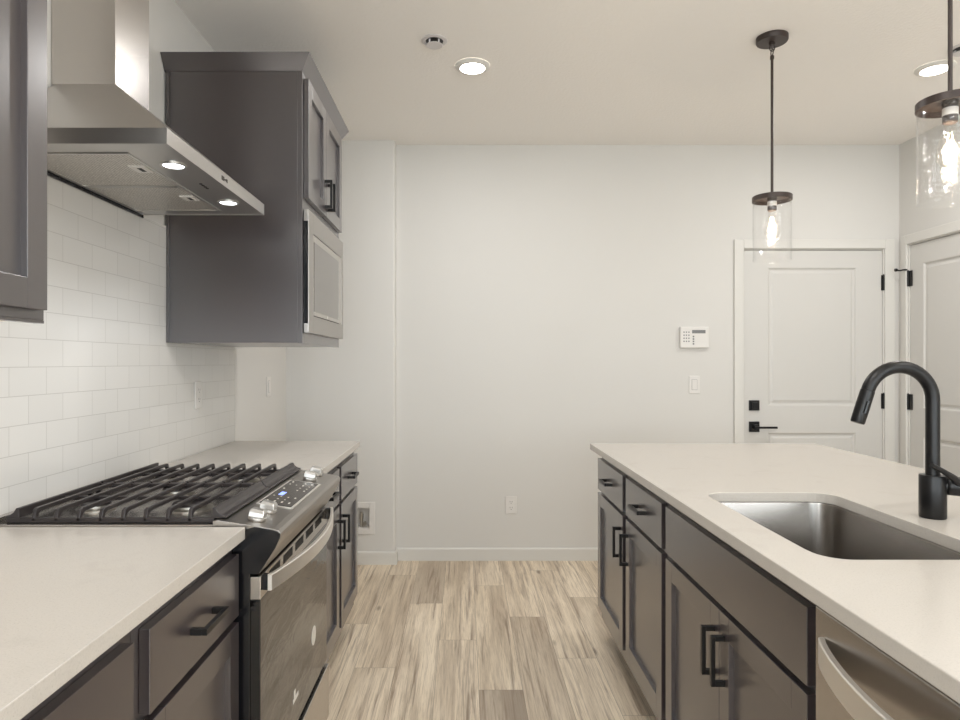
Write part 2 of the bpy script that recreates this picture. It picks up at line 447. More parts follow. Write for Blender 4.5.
# door_2 in the right wall (hinged beside the corner)
d = MB(); panel_door(d, (WR + 0.006, E1 - 0.003, 0.008), (0, -1, 0), (0, 0, 1), (-1, 0, 0), E1 - E0 - 0.006, DH + 0.0, 0.035, 0.115, 0.115, [(0.20, 0.835), (1.006, 1.925)])
door2 = struct('door_2', d, M['door'])
cs = MB()
cs.box(WR - 0.016, WR, E1 + 0.006, E1 + 0.060, 0, DH + 0.078).box(WR - 0.016, WR, E0 - 0.068, E0 - 0.006, 0, DH + 0.078).box(WR - 0.016, WR, E0 - 0.006, E1 + 0.006, DH + 0.018, DH + 0.078)
cs.box(WR, WR + .06, E1, E1 + .012, 0, DH + .022).box(WR, WR + .06, E0 - .012, E0, 0, DH + .022).box(WR, WR + .06, E0, E1, DH + .012, DH + .022)
build('door_casing', cs, M['trim'], (0, 0, 0), door2, 0.003)
for z in (1.845, 1.05, 0.26):
    mb = MB(); hinge(mb, WR - 0.004, E1 + 0.002, z, 0, 0); mb.box(WR - 0.002, WR + 0.004, E1 - 0.028, E1 + 0.012, z - 0.05, z + 0.05)
    build('hinge', mb, M['black'], (0, 0, 0), door2, 0, True)
mb = MB().tube([(WR - 0.008, E1 + 0.004, 1.903), (WR - 0.03, E1 + 0.012, 1.903), (WR - 0.045, E1 + 0.02, 1.90), (WR - 0.06, E1 + 0.03, 1.903)], 0.005, 8)
mb.lathe([(0.010, -0.008), (0.010, 0.004)], (WR - 0.062, E1 + 0.031, 1.905), 12, 0)
build('hinge_pin_stop', mb, M['black'], (0, 0, 0), door2, 0, True)
build('door_handle', MB().box(WR - 0.006, WR + .006, 3.375, 3.44, 0.89, 0.957).box(WR - 0.05, WR - .006, 3.395, 3.42, 0.91, 0.935).box(WR - .06, WR - .047, 3.395, 3.53, 0.915, 0.93), M['black'], (0, 0, 0), door2, 0.002)

# ------------------------------------------------------------------ tile backsplash
bs = Thing('tile_backsplash', 'white glossy subway tile backsplash covering the left wall above the counters', 'backsplash', (WL, 1.94, 0.914))
# object-space tile pattern: keep world coordinates for this mesh
TZ = 1.822
tb = build('tile_field', MB().box(WL + 0.0005, WL + 0.009, -0.6, 3.26, 0.9145, TZ), M['tile'], (0, 0, 0), bs.o)
tb.location = (-WL, -1.94, -0.914)
bs.part('edge_trim', MB().box(WL + 0.0005, WL + 0.0105, 3.2601, 3.264, 0.9145, TZ).box(WL + .0005, WL + .0105, -0.6, 3.264, TZ, TZ + 0.004), M['trim'])

# ------------------------------------------------------------------ cabinets
def shaker(mb, xf, s, y0, y1, z0, z1, st=0.057, th=0.019, rec=0.013):
    xb = xf - s * th
    mb.box(xb, xf, y0, y0 + st, z0, z1).box(xb, xf, y1 - st, y1, z0, z1)
    mb.box(xb, xf, y0 + st, y1 - st, z0, z0 + st).box(xb, xf, y0 + st, y1 - st, z1 - st, z1)
    mb.box(xb, xf - s * rec, y0 + st - 0.001, y1 - st + 0.001, z0 + st - 0.001, z1 - st + 0.001)
    return mb
def pull(xf, s, yc, zc, vertical, length=0.122, proj=0.033, t=0.0125):
    mb = MB(); h = length / 2
    xo = xf + s * proj
    if vertical:
        mb.box(xo - s * t * .8, xo, yc - t / 2, yc + t / 2, zc - h, zc + h)
        for z in (zc - h, zc + h - t): mb.box(xf, xo - s * t * .8, yc - t / 2, yc + t / 2, z, z + t)
    else:
        mb.box(xo - s * t * .8, xo, yc - h, yc + h, zc - t / 2, zc + t / 2)
        for y in (yc - h, yc + h - t): mb.box(xf, xo - s * t * .8, y, y + t, zc - t / 2, zc + t / 2)
    return mb
CT0, CT1 = 0.885, 0.914      # countertop underside / top
ZD0, ZD1, ZR0, ZR1 = 0.155, 0.692, 0.708, 0.853

def base_cabinet(label, s, xf, xback, y0, y1, drawers, doors, group=None, false_front=False, ends=(False, False)):
    """s=+1 faces +x; xf = outer face of doors; drawers/doors = lists of (y0,y1,handle_y or None)"""
    xff = xf - s * 0.0195       # face frame plane
    t = Thing('base_cabinet', label, 'cabinet', ((xff + xback) / 2, (y0 + y1) / 2, 0), group)
    c = MB(); w = 0.017; xin = xff - s * 0.0185
    c.box(xin, xback, y0, y0 + w, 0.10, CT0).box(xin, xback, y1 - w, y1, 0.10, CT0)
    c.box(xin, xback, y0 + w, y1 - w, 0.10, 0.118).box(xback + s * 0.008, xback, y0 + w, y1 - w, 0.118, CT0)
    t.part('carcass', c, M['cab'], bevel=0.001)
    f = MB()
    f.box(xin, xff, y0, y0 + 0.038, 0.10, CT0).box(xin, xff, y1 - 0.038, y1, 0.10, CT0)
    f.box(xin, xff, y0 + .038, y1 - .038, 0.848, CT0).box(xin, xff, y0 + .038, y1 - .038, 0.685, 0.715).box(xin, xff, y0 + .038, y1 - .038, 0.10, 0.16)
    if len(drawers) == 2:
        m = (drawers[0][1] + drawers[1][0]) / 2; f.box(xin, xff, m - 0.03, m + 0.03, 0.715, 0.848)
        if doors[1][0] - doors[0][1] > 0.01: f.box(xin, xff, m - 0.03, m + 0.03, 0.16, 0.685)
    t.part('face_frame', f, M['cab'])
    t.part('toe_kick', MB().box(xff - s * 0.075, xff - s * 0.090, y0, y1, 0.0, 0.10), M['cab'])
    xs = xff + s * 0.0005
    for (a, b, hy) in drawers:
        dr = t.part('false_drawer_front' if false_front else 'drawer', MB().box(xs, xf, a, b, ZR0, ZR1), M['cab'], bevel=0.0011)
        if hy is not None: t.part('handle', pull(xf, s, hy, (ZR0 + ZR1) / 2, False), M['black'], dr, 0.001)
    for (a, b, hy) in doors:
        dd = t.part('cabinet_door', shaker(MB(), xf, s, a, b, ZD0, ZD1), M['cab'], bevel=0.0011)
        if hy is not None: t.part('handle', pull(xf, s, hy, ZD1 - 0.112, True), M['black'], dd, 0.001)
    return t

XL, XI = -0.532, 0.630        # door planes: left run, island
base_cabinet('dark taupe base cabinet with one handled drawer, between the range and the camera', 1, XL, WL + 0.003, 1.081, 1.552,
             [(1.108, 1.545, 1.330)], [(1.108, 1.545, 1.145)])
base_cabinet('dark taupe base cabinet at the bottom left corner of the picture under the white counter', 1, XL, WL + 0.003, 0.319, 1.080,
             [(0.345, 1.054, 0.70)], [(0.345, 0.697, 0.66), (0.702, 1.054, 0.74)])
base_cabinet('dark taupe base cabinet with two drawers and two doors beyond the gas range', 1, XL, WL + 0.003, 2.318, 3.262,
             [(2.345, 2.786, 2.56), (2.832, 3.258, 3.045)], [(2.345, 2.786, 2.757), (2.832, 3.258, 2.862)])
base_cabinet('taupe island base cabinet with two drawers over two doors at the far end', -1, XI, 1.24, 2.075, 3.10,
             [(2.097, 2.561, 2.33), (2.612, 3.096, 2.855)], [(2.097, 2.561, 2.530), (2.612, 3.096, 2.643)])
base_cabinet('taupe island sink cabinet with wide false drawer front and paired vertical pulls', -1, XI, 1.24, 1.1745, 2.074,
             [(1.206, 2.053, None)], [(1.206, 1.6195, 1.590), (1.6225, 2.053, 1.652)], false_front=True)
# island back and end panels carrying the overhang
ip = MB().box(1.2405, 1.262, 0.0, 3.10, 0, CT0)
for y in (0.05, 1.55, 3.0): ip.box(1.262, 1.50, y, y + 0.03, 0.72, CT0)
tag(build('island_back_panel', ip, M['cab'], (1.25, 1.55, 0), None, 0.001), 'dark taupe panel closing the seating side of the kitchen island', 'panel')
tag(build('island_end_panel', MB().box(XI + .02, 1.24, 0.53, 0.548, 0.0, CT0), M['cab'], (0.93, .54, 0)), 'dark taupe panel on the near side of the dishwasher', 'panel')

# ------------------------------------------------------------------ countertops
def rrect(cx, cy, hx, hy, r, n=8):
    pts = []
    for (sx, sy, a0) in ((1, 1, 0), (-1, 1, PI / 2), (-1, -1, PI), (1, -1, 3 * PI / 2)):
        for k in range(n + 1):
            a = a0 + PI / 2 * k / n
            pts.append((cx + sx * (hx - r) + r * math.cos(a), cy + sy * (hy - r) + r * math.sin(a)))
    return pts
def slab(x0, x1, y0, y1, holes=()):
    mb = MB(); bm = mb.bm
    loops = [[(x0, y0), (x1, y0), (x1, y1), (x0, y1)]] + list(holes)
    tops = []
    for z in (CT0, CT1):
        edges = []; vl = []
        for lp in loops:
            vs = [bm.verts.new((p[0], p[1], z)) for p in lp]; vl.append(vs)
            edges += [bm.edges.new((vs[i], vs[(i + 1) % len(vs)])) for i in range(len(vs))]
        bmesh.ops.triangle_fill(bm, edges=edges, use_beauty=True, use_dissolve=False)
        tops.append(vl)
    for a, b in zip(tops[0], tops[1]):
        for i in range(len(a)):
            j = (i + 1) % len(a); bm.faces.new((a[i], a[j], b[j], b[i]))
    return mb
tag(build('countertop', slab(WL + 0.001, -0.520, 0.0, 1.554), M['quartz'], (-0.83, 0.9, CT0), None, 0.0022),
    'white quartz countertop in the left foreground, this side of the range', 'countertop')
tag(build('countertop', slab(WL + 0.001, -0.520, 2.317, 3.2595), M['quartz'], (-0.83, 2.8, CT0), None, 0.0022),
    'short white quartz countertop beyond the range under the microwave', 'countertop')
SX, SY, SHX, SHY, SR = (0.713 + 1.09) / 2, (1.297 + 1.965) / 2, (1.09 - 0.713) / 2, (1.965 - 1.297) / 2, 0.062
FX, FY = 1.178, 1.648
tag(build('countertop', slab(0.606, 1.69, -0.02, 3.165, [rrect(SX, SY, SHX, SHY, SR)]), M['quartz'], (1.15, 1.6, CT0), None, 0.0022),
    'long white quartz island countertop with a sink cut-out', 'countertop')

# ------------------------------------------------------------------ sink and faucet
sk = Thing('kitchen_sink', 'brushed steel undermount sink set into the island counter', 'sink', (SX, SY, 0.67))
def ring(off, z, r): return [(p[0], p[1], z) for p in rrect(SX, SY, SHX + off, SHY + off, r)]
bas = MB().loft([ring(0.022, 0.8835, SR + .02), ring(0.005, 0.8835, SR + 0.004), ring(0.003, 0.878, SR), ring(0.0, 0.70, SR - .01), ring(-0.004, 0.684, SR - .012),
                 ring(-0.016, 0.674, SR - .018), ring(-0.04, 0.672, SR - .03)], False, True)
b = sk.part('basin', bas, M['sinksteel'], smooth=True)
sm = b.modifiers.new('thickness', 'SOLIDIFY'); sm.thickness = 0.0015; sm.offset = -1
dr = MB().lathe([(0.0, 0.6745), (0.03, 0.6745), (0.034, 0.6755), (0.045, 0.676), (0.052, 0.6735), (0.052, 0.6725)], (SX + 0.05, SY, 0), 32, cap=False)
sk.part('drain', dr, M['steel_x'], smooth=True)

fc = Thing('kitchen_faucet', 'matte black gooseneck faucet standing on the island counter beside the sink', 'faucet', (FX, FY, CT1))
fc.part('faucet_base', MB().lathe([(0.0285, 0.9145), (0.0298, 0.917), (0.0298, 1.018), (0.0285, 1.0215), (0.0, 1.0215)], (FX, FY, 0), 40), M['black'], smooth=True)
R, cz, cx = 0.0835, 1.209, FX - 0.0835
path = [(FX, FY, 1.02), (FX, FY, 1.08), (FX, FY, 1.15), (FX, FY, cz)]
for k in range(1, 21):
    a = math.radians(162) * k / 20
    path.append((cx + R * math.cos(a), FY, cz + R * math.sin(a)))
fc.part('spout', MB().tube(path, 0.0158, 20), M['black'], smooth=True)
a = math.radians(162); e = Vector((cx + R * math.cos(a), FY, cz + R * math.sin(a))); dv = Vector((-math.sin(a), 0, math.cos(a)))
dv = -dv if dv.z > 0 else dv
hd = fc.part('spray_head', MB().tube([e - dv * 0.001, e + dv * 0.0005, e + dv * 0.002, e + dv * 0.05, e + dv * 0.084, e + dv * 0.087], [0.0150, 0.0150, 0.0165, 0.0170, 0.0165, 0.0150], 20), M['black'], smooth=True)
bc = e + dv * 0.045 + Vector((0, -0.017, 0))
fc.part('spray_button', MB().tube([bc - dv * 0.016, bc + dv * 0.016], 0.0045, 8), M['enamel'], hd, smooth=True)
ZV = 0.996
fc.part('valve_body', MB().tube([(FX, FY - .002, ZV), (FX + 0.024, FY - 0.008, ZV), (FX + 0.027, FY - 0.009, ZV), (FX + 0.031, FY - .010, ZV), (FX + 0.070, FY - 0.020, ZV - .002), (FX + 0.084, FY - .023, ZV - .002), (FX + .088, FY - .024, ZV - .002)],
        [0.0185, 0.0185, 0.0215, 0.0235, 0.0245, 0.022, 0.013], 24), M['black'], smooth=True)
fc.part('lever', MB().tube([(FX + 0.046, FY - 0.028, ZV + 0.006), (FX + 0.024, FY - 0.040, ZV + 0.024), (FX - .01, FY - 0.048, ZV + 0.043), (FX - 0.040, FY - 0.052, ZV + 0.058)], [0.010, 0.008, 0.0062, 0.006], 12), M['black'], smooth=True)

# ------------------------------------------------------------------ dishwasher
dw = Thing('dishwasher', 'stainless steel dishwasher with a bowed handle, right of the sink cabinet', 'dishwasher', (0.93, 0.86, 0))
DY0, DY1 = 0.562, 1.166
dw.part('tub', MB().box(0.66, 1.235, DY0, DY1 + .006, 0.09, 0.883), M['enamel'])
dw.part('door_panel', MB().box(0.624, 0.6595, DY0, DY1, 0.115, 0.872), M['steel_y'], bevel=0.003)
dw.part('kick_plate', MB().box(0.70, 0.715, DY0, DY1, 0.005, 0.09), M['enamel'])
hb = MB(); n = 24; rings = []
for k in range(n + 1):
    u = k / n; y = DY1 - 0.025 - u * (DY1 - DY0 - 0.05)
    bow = math.sin(PI * u) ** 0.8 * 0.052 + 0.004
    z0, z1 = 0.780, 0.826
    xo = 0.624 - bow
    rings.append([(xo - 0.002, y, z0), (xo - 0.004, y, z0 + 0.002), (xo - 0.004, y, z1 - 0.002), (xo - 0.002, y, z1), (xo + 0.007, y, z1), (xo + 0.007, y, z0)])
hb.loft(rings)
dw.part('handle', hb, M['handlesteel'], smooth=True)

# ------------------------------------------------------------------ gas range
RY0, RY1 = 1.559, 2.313
rg = Thing('gas_range', 'stainless slide-in gas range with black grates between the left counters', 'range', (-0.83, 1.936, 0))
rg.part('oven_body', MB().box(-1.135, -0.512, RY0 + 0.003, RY1 - 0.003, 0.03, 0.895), M['enamel'], bevel=0.002)
for y in (RY0 + .05, RY1 - .05):
    for x in (-1.08, -0.60): rg.part('foot', MB().lathe([(0.015, 0.0), (0.015, 0.03)], (x, y, 0), 12), M['black'], smooth=True)
# cooktop tray
ck = MB().box(-1.138, -0.60, RY0, RY1, 0.896, 0.9165)
ck.box(-1.138, -0.60, RY0, RY0 + 0.008, 0.9165, 0.9175).box(-1.138, -0.60, RY1 - 0.014, RY1, 0.9165, 0.921).box(-1.138, -1.120, RY0 + .014, RY1 - .014, 0.9165, 0.930)
rg.part('cooktop', ck, M['steel_y'], bevel=0.002)
# control panel
prof = [(-0.600, 0.896), (-0.600, 0.926), (-0.590, 0.928), (-0.458, 0.9075), (-0.444, 0.904), (-0.438, 0.897), (-0.4395, 0.885), (-0.450, 0.862), (-0.469, 0.832), (-0.489, 0.8005), (-0.500, 0.8005), (-0.500, .896)]
rg.part('control_panel', MB().prism(prof, 1, RY0 + 0.002, RY1 - 0.002), M['steel_panel'], bevel=0.0008)
pe = [(-0.560, 0.894), (-0.5, 0.9125), (-0.458, 0.9055), (-0.446, 0.902), (-0.4385, 0.896), (-0.440, 0.885), (-0.4505, 0.862), (-0.4695, 0.832), (-0.4895, 0.801), (-0.56, 0.802)]
rg.part('panel_end_cap', MB().prism(pe, 1, RY0 - 0.002, RY0 + 0.002), M['enamel'])
rg.part('panel_end_cap', MB().prism(pe, 1, RY1 - 0.002, RY1 + 0.002), M['enamel'])
def panel_pt(x): return 0.928 + (x + 0.590) * (0.9075 - 0.928) / 0.132
# glass display, lying on the sloping panel
gx0, gx1, gy0, gy1 = -0.556, -0.470, 1.775, 2.110
def on_panel(mb, x0, x1, y0, y1, h):
    mb.loft([[(x0, y0, panel_pt(x0) + 0.0003), (x1, y0, panel_pt(x1) + 0.0003), (x1, y1, panel_pt(x1) + 0.0003), (x0, y1, panel_pt(x0) + 0.0003)],
             [(x0, y0, panel_pt(x0) + h), (x1, y0, panel_pt(x1) + h), (x1, y1, panel_pt(x1) + h), (x0, y1, panel_pt(x0) + h)]]); return mb
rg.part('display_bezel', on_panel(MB(), gx0 - 0.006, gx1 + 0.006, gy0 - 0.008, gy1 + 0.008, 0.0018), M['handlesteel'])
dg = rg.part('display_glass', on_panel(MB(), gx0, gx1, gy0, gy1, 0.003), M['panelglass'])
rnd = random.Random(5)
for i in range(9):
    y = gy0 + 0.03 + i * 0.034
    if i in (3, 4): continue
    for j, x in enumerate((-0.545, -0.525, -0.505, -0.485)):
        if rnd.random() < 0.25: continue
        wy = rnd.choice((0.006, 0.010, 0.014)); rg.part('printed_mark', on_panel(MB(), x - 0.0022, x + 0.0022, y, y + wy, 0.0034), M['legend'], dg)
bl = MB()
for i in range(4): on_panel(bl, -0.538, -0.524, 1.892 + i * 0.011, 1.899 + i * 0.011, 0.0034)
rg.part('clock_digits', bl, M['blue'], dg)
# knobs
for y in (1.616, 1.703, 2.168, 2.255):
    x = -0.512; z = panel_pt(x); tilt = Matrix.Rotation(math.atan((0.928 - 0.9075) / 0.132), 4, 'Y')
    mb = MB()
    mb.lathe([(0.020, 0.0), (0.0225, 0.002), (0.0225, 0.007), (0.021, 0.009)], (0, 0, 0), 28)
    mb.loft([[(-0.019, -0.017, 0.009), (0.019, -0.017, 0.009), (0.019, 0.017, 0.009), (-0.019, 0.017, 0.009)],
             [(-0.0185, -0.016, 0.022), (0.0195, -0.016, 0.020), (0.0195, 0.016, 0.020), (-0.0185, 0.016, 0.022)],
             [(-0.015, -0.011, 0.029), (0.016, -0.011, 0.026), (0.016, 0.011, 0.026), (-0.015, 0.011, 0.029)]])
    bmesh.ops.transform(mb.bm, matrix=Matrix.Translation((x, y, z)) @ tilt, verts=mb.bm.verts)
    rg.part('knob', mb, M['knob'], bevel=0.002)
# grates
xs = [-1.093 + i * 0.0538 for i in range(10)]
def bar_poly(y0, y1, hump0, hump1):
    zt, zb, zf = 0.952, 0.941, 0.920
    p = []
    if hump0: p += [(y0, zf), (y0, zf + 0.010), (y0 + 0.006, zt - 0.004), (y0 + 0.014, zt)]
    else: p += [(y0, zb), (y0, zt)]
    if hump1: p += [(y1 - 0.014, zt), (y1 - 0.006, zt - 0.004), (y1, zf + 0.010), (y1, zf), (y1 - 0.010, zf), (y1 - 0.016, zb - .004), (y1 - 0.026, zb)]
    else: p += [(y1, zt), (y1, zb)]
    if hump0: p += [(y0 + 0.026, zb), (y0 + 0.016, zb - 0.004), (y0 + 0.010, zf)]
    return p
for gi, (a, bb) in enumerate(((1.578, 1.936), (1.942, 2.298))):
    mb = MB()
    h0, h1 = gi == 0, gi == 1
    for x in xs[1:-1]: mb.prism(bar_poly(a, bb, h0, h1), 0, x - 0.0048, x + 0.0048)
    # end rail, centre rail, middle rail
    ye = a if gi == 0 else bb
    mb.box(-1.105, -0.604, min(ye, ye + (0.012 if gi == 0 else -0.012)), max(ye, ye + (0.012 if gi == 0 else -0.012)), 0.9175, 0.930)
    yc = bb if gi == 0 else a
    mb.box(-1.10, -0.60, yc - (0.010 if gi == 0 else 0), yc + (0 if gi == 0 else 0.010), 0.936, 0.947)
    ym = (a + bb) / 2
    mb.box(-1.10, -0.60, ym - 0.005, ym + 0.005, 0.936, 0.946)
    # broad front and rear side bars
    for sgn, xe in ((1, -0.574), (-1, -1.107)):
        q = [(xe, 0.9285), (xe, 0.934), (xe - sgn * 0.012, 0.937), (xe - sgn * 0.020, 0.943), (xe - sgn * 0.026, 0.953), (xe - sgn * 0.035, 0.953), (xe - sgn * 0.034, 0.9285)]
        mb.prism(q, 1, a, bb)
    for x in (-1.095, -0.605):
        for y in (a + 0.02, bb - 0.02): mb.box(x - 0.006, x + 0.006, y - 0.006, y + 0.006, 0.9165, 0.925)
    rg.part('grate', mb, M['iron'], bevel=0.0018)
# burners
for (x, y, r) in ((-0.975, 1.735, 0.036), (-0.975, 2.14, 0.034), (-0.725, 1.735, 0.046), (-0.725, 2.14, 0.042), (-0.85, 1.938, 0.040)):
    bu = rg.part('burner', MB().lathe([(r + 0.012, 0.9165), (r + 0.012, 0.920), (r * 0.9, 0.922), (r * 0.88, 0.929), (0, 0.929)], (x, y, 0), 28), M['brass'], smooth=True)
    rg.part('burner_cap', MB().lathe([(r, 0.929), (r + 0.001, 0.931), (r - 0.002, 0.935), (0, 0.936)], (x, y, 0), 28), M['iron'], bu, smooth=True)
# oven door
od = rg.part('oven_door', MB().box(-0.511, -0.486, RY0 + 0.002, RY1 - 0.002, 0.7385, 0.793), M['steel_y'], bevel=0.0015, label='stainless top rail of the oven door')
rg.part('door_glass', MB().box(-0.511, -0.4865, RY0 + 0.002, RY1 - 0.002, 0.256, 0.738), M['ovenglass'], od, bevel=0.0015)
for g in range(5):
    vt = MB().box(-0.4862, -0.4853, RY0 + 0.075 + g * 0.125, RY0 + 0.168 + g * 0.125, 0.783, 0.785)
    for k in range(9):
        y = RY0 + 0.075 + g * 0.125 + k * 0.0105
        vt.box(-0.4862, -0.4853, y, y + 0.0065, 0.762, 0.784)
    rg.part('vent', vt, M['dark_slot'], od)
hb = MB(); rings = []; n = 28
for k in range(n + 1):
    u = k / n; y = RY0 + 0.012 + u * (RY1 - RY0 - 0.024)
    xo = -0.462 + 0.046 * math.sin(PI * u) ** 0.9
    rings.append([(xo - 0.010, y, 0.757), (xo - 0.002, y, 0.757), (xo, y, 0.759), (xo, y, 0.794), (xo - 0.002, y, 0.796), (xo - 0.010, y, 0.796)])
hb.loft(rings)
hn = rg.part('oven_handle', hb, M['handlesteel'], od, smooth=True)
for y in (RY0 + 0.012, RY1 - 0.030):
    rg.part('handle_bracket', MB().box(-0.486, -0.4715, y, y + 0.018, 0.758, 0.794), M['enamel'], od, bevel=0.001)
wd = rg.part('warming_drawer', MB().box(-0.509, -0.478, RY0 + 0.002, RY1 - 0.002, 0.062, 0.243), M['steel_y'], bevel=0.002)
rg.part('kick_plate', MB().box(-0.545, -0.535, RY0 + 0.005, RY1 - 0.005, 0.012, 0.060), M['enamel'])
rg.part('round_badge', MB().lathe([(0.030, -0.4863), (0.030, -0.4857), (0, -.4857)], (0, 2.112, 0.424), 28, 0), M['badge'], od, smooth=True)
sb = MB().box(-0.4863, -0.4857, 1.858, 1.916, 0.333, 0.345).box(-0.4863, -0.4857, 1.868, 1.884, 0.345, 0.366)
rg.part('sticker', sb, M['badge'], od)

# ------------------------------------------------------------------ range hood
HZ, HX, HY0, HY1 = 1.826, -0.710, 1.562, 2.322
hd = Thing('range_hood', 'stainless steel chimney range hood on the tiled wall above the range', 'range hood', (WL, 1.942, HZ))
XW = WL + 0.0115
hs = MB()
# lower band (hollow below), drawn as four walls
hs.box(XW, HX, HY0, HY0 + 0.006, HZ, HZ + 0.038).box(XW, HX, HY1 - 0.006, HY1, HZ, HZ + 0.038)
hs.box(HX - 0.006, HX, HY0 + .006, HY1 - .006, HZ, HZ + 0.038).box(XW, XW + 0.006, HY0 + .006, HY1 - .006, HZ, HZ + 0.038)
hd.part('lower_band', hs, M['steel_x'])
CY0, CY1, CX, CZ = 1.822, 2.020, -0.971, 2.078
hd.part('canopy', MB().loft([[(XW, HY0, HZ + .038), (HX, HY0, HZ + .038), (HX, HY1, HZ + .038), (XW, HY1, HZ + .038)],
                             [(XW, CY0, CZ), (CX, CY0, CZ), (CX, CY1, CZ), (XW, CY1, CZ)]]), M['steel_x'])
hd.part('chimney', MB().box(WL + 0.0015, CX - 0.001, CY0 + 0.001, CY1 - 0.001, CZ, ZC - 0.001), M['steel_z'], bevel=0.001)
# underside: front strip and margins
us = MB().box(-0.838, HX - 0.0065, HY0 + 0.0065, HY1 - 0.0065, HZ + 0.0015, HZ + 0.006)
us.box(XW + .0065, -0.838, HY0 + 0.0065, 1.633, HZ + 0.0015, HZ + 0.006).box(XW + .0065, -0.838, 2.258, HY1 - 0.0065, HZ + 0.0015, HZ + 0.006)
hd.part('underside_panel', us, M['steel_x'])
for (a, bb) in ((1.635, 1.942), (1.947, 2.256)):
    fl = hd.part('filter', MB().box(XW + 0.012, -0.846, a + 0.006, bb - 0.006, HZ + 0.0015, HZ + 0.008), M['filter'])
    fr = MB(); x0, x1 = XW + 0.0068, -0.8385
    fr.box(x0, x1, a, a + 0.008, HZ - 0.001, HZ + 0.004).box(x0, x1, bb - 0.008, bb, HZ - .001, HZ + .004).box(x0, x0 + 0.008, a + .008, bb - .008, HZ - .001, HZ + .004).box(x1 - 0.008, x1, a + .008, bb - .008, HZ - .001, HZ + .004)
    hd.part('filter_frame', fr, M['knob'], fl)
    ym = (a + bb) / 2 - .02
    hd.part('filter_latch', MB().box(-0.895, -0.853, ym - 0.028, ym + 0.028, HZ - 0.002, HZ + 0.0015), M['plastic'], fl)
    hd.part('latch_slot', MB().box(-0.877, -0.865, ym - 0.016, ym + 0.016, HZ - 0.0026, HZ - 0.002), M['dark_slot'], fl)
for y in (1.74, 2.144):
    rim = hd.part('light_rim', MB().lathe([(0.034, HZ + 0.0015), (0.034, HZ - 0.0015), (0.029, HZ - 0.002), (0.026, HZ + 0.001)], (-0.773, y, 0), 28, cap=False), M['knob'], smooth=True)
    hd.part('light_lens', MB().lathe([(0.026, HZ - 0.0003), (0.026, HZ + 0.0012)], (-0.773, y, 0), 28), M['led'], rim, smooth=True)
    sp = bpy.data.lights.new('hood_lamp', 'SPOT'); sp.energy = 5; sp.spot_size = 2.2; sp.spot_blend = 0.6; sp.shadow_soft_size = 0.025; sp.color = (0.93, 0.96, 1.0)
    so = bpy.data.objects.new('hood_lamp', sp); C.objects.link(so); so.location = (-0.773 - WL, y - 1.942, -0.006); so.parent = hd.o
bt = MB()
for k in range(4): bt.lathe([(0.0045, HZ + 0.0014), (0.0045, HZ - 0.0005)], (-0.772, 1.918 + k * 0.016, 0), 12)
hd.part('control_button', bt, M['dark_slot'], smooth=True)
bd = MB().box(HX, HX + 0.0008, 1.915, 1.935, HZ + 0.013, HZ + 0.026).box(HX, HX + .0008, 1.938, 1.948, HZ + .017, HZ + .022).box(HX, HX + .0008, 1.951, 1.962, HZ + .015, HZ + .025)
hd.part('badge', bd, M['bronze'])
hd.part('rear_gasket', MB().box(WL + 0.0105, WL + 0.0145, HY0, HY1, HZ - 0.010, HZ), M['enamel'])

# ------------------------------------------------------------------ wall cabinets
# near, left edge of the picture
uc = Thing('wall_cabinet', 'taupe wall cabinet cropped by the left edge of the picture, beside the hood', 'cabinet', (WL, 0.8, 1.38))
XU = -0.822
ux = WL + 0.0115
uc.part('carcass', MB().box(ux, XU, 0.36, 1.28, 1.386, 2.43), M['cab'], bevel=0.001)
uc.part('underside', MB().box(ux, XU - 0.02, 0.37, 1.27, 1.384, 1.3858), M['maple'], label='pale maple underside')
uc.part('bottom_rail', MB().box(XU - 0.019, XU + .0002, 0.36, 1.2802, 1.380, 1.3858), M['cab'])
for a, bb, hy in ((0.38, 0.815, 0.79), (0.82, 1.259, 0.845)):
    dd = uc.part('cabinet_door', shaker(MB(), XU + 0.0205, 1, a, bb, 1.404, 2.41), M['cab'], bevel=0.0011)
    uc.part('handle', pull(XU + 0.0205, 1, hy, 1.48, True), M['black'], dd, 0.001)
def crown(t, x_wall, xf, y0, y1, z0, z1, fl=0.036):
    # profile flares outward toward the top along near side, front and far side
    a = [(x_wall, y0, z0), (xf, y0, z0), (xf, y1, z0), (x_wall, y1, z0)]
    m = [(x_wall, y0 - fl * .9, z1 - 0.006), (xf + fl * .9, y0 - fl * .9, z1 - 0.006), (xf + fl * .9, y1 + fl * .9, z1 - 0.006), (x_wall, y1 + fl * .9, z1 - 0.006)]
    b_ = [(x_wall, y0 - fl, z1), (xf + fl, y0 - fl, z1), (xf + fl, y1 + fl, z1), (x_wall, y1 + fl, z1)]
    t.part('crown_moulding', MB().loft([a, m, b_]), M['cab'])
crown(uc, WL + .0015, XU, 0.36, 1.28, 2.4305, 2.482)

# microwave cabinet
MY0, MY1, MXF = 2.511, 3.245, -0.622
mc = Thing('wall_cabinet', 'tall dark taupe wall cabinet with crown moulding holding the built-in microwave', 'cabinet', (WL, 2.87, 1.378))
xr = WL + 0.0115
b_ = MB().box(xr, MXF - .019, MY0 + 0.001, MY0 + 0.018, 1.380, 2.42).box(xr, MXF - .019, MY1 - 0.018, MY1 - .001, 1.380, 2.42)
b_.box(xr, MXF - .019, MY0 + .018, MY1 - .018, 1.380, 1.398).box(xr, MXF - .019, MY0 + .018, MY1 - .018, 1.905, 1.923).box(xr, MXF - .019, MY0 + .018, MY1 - .018, 2.402, 2.42).box(xr, xr + .006, MY0 + .018, MY1 - .018, 1.398, 2.402)
mc.part('carcass', b_, M['cab'], bevel=0.0008)
f = MB().box(MXF - .0185, MXF, MY0, MY0 + 0.035, 1.378, 2.42).box(MXF - .0185, MXF, MY1 - 0.035, MY1, 1.378, 2.42)
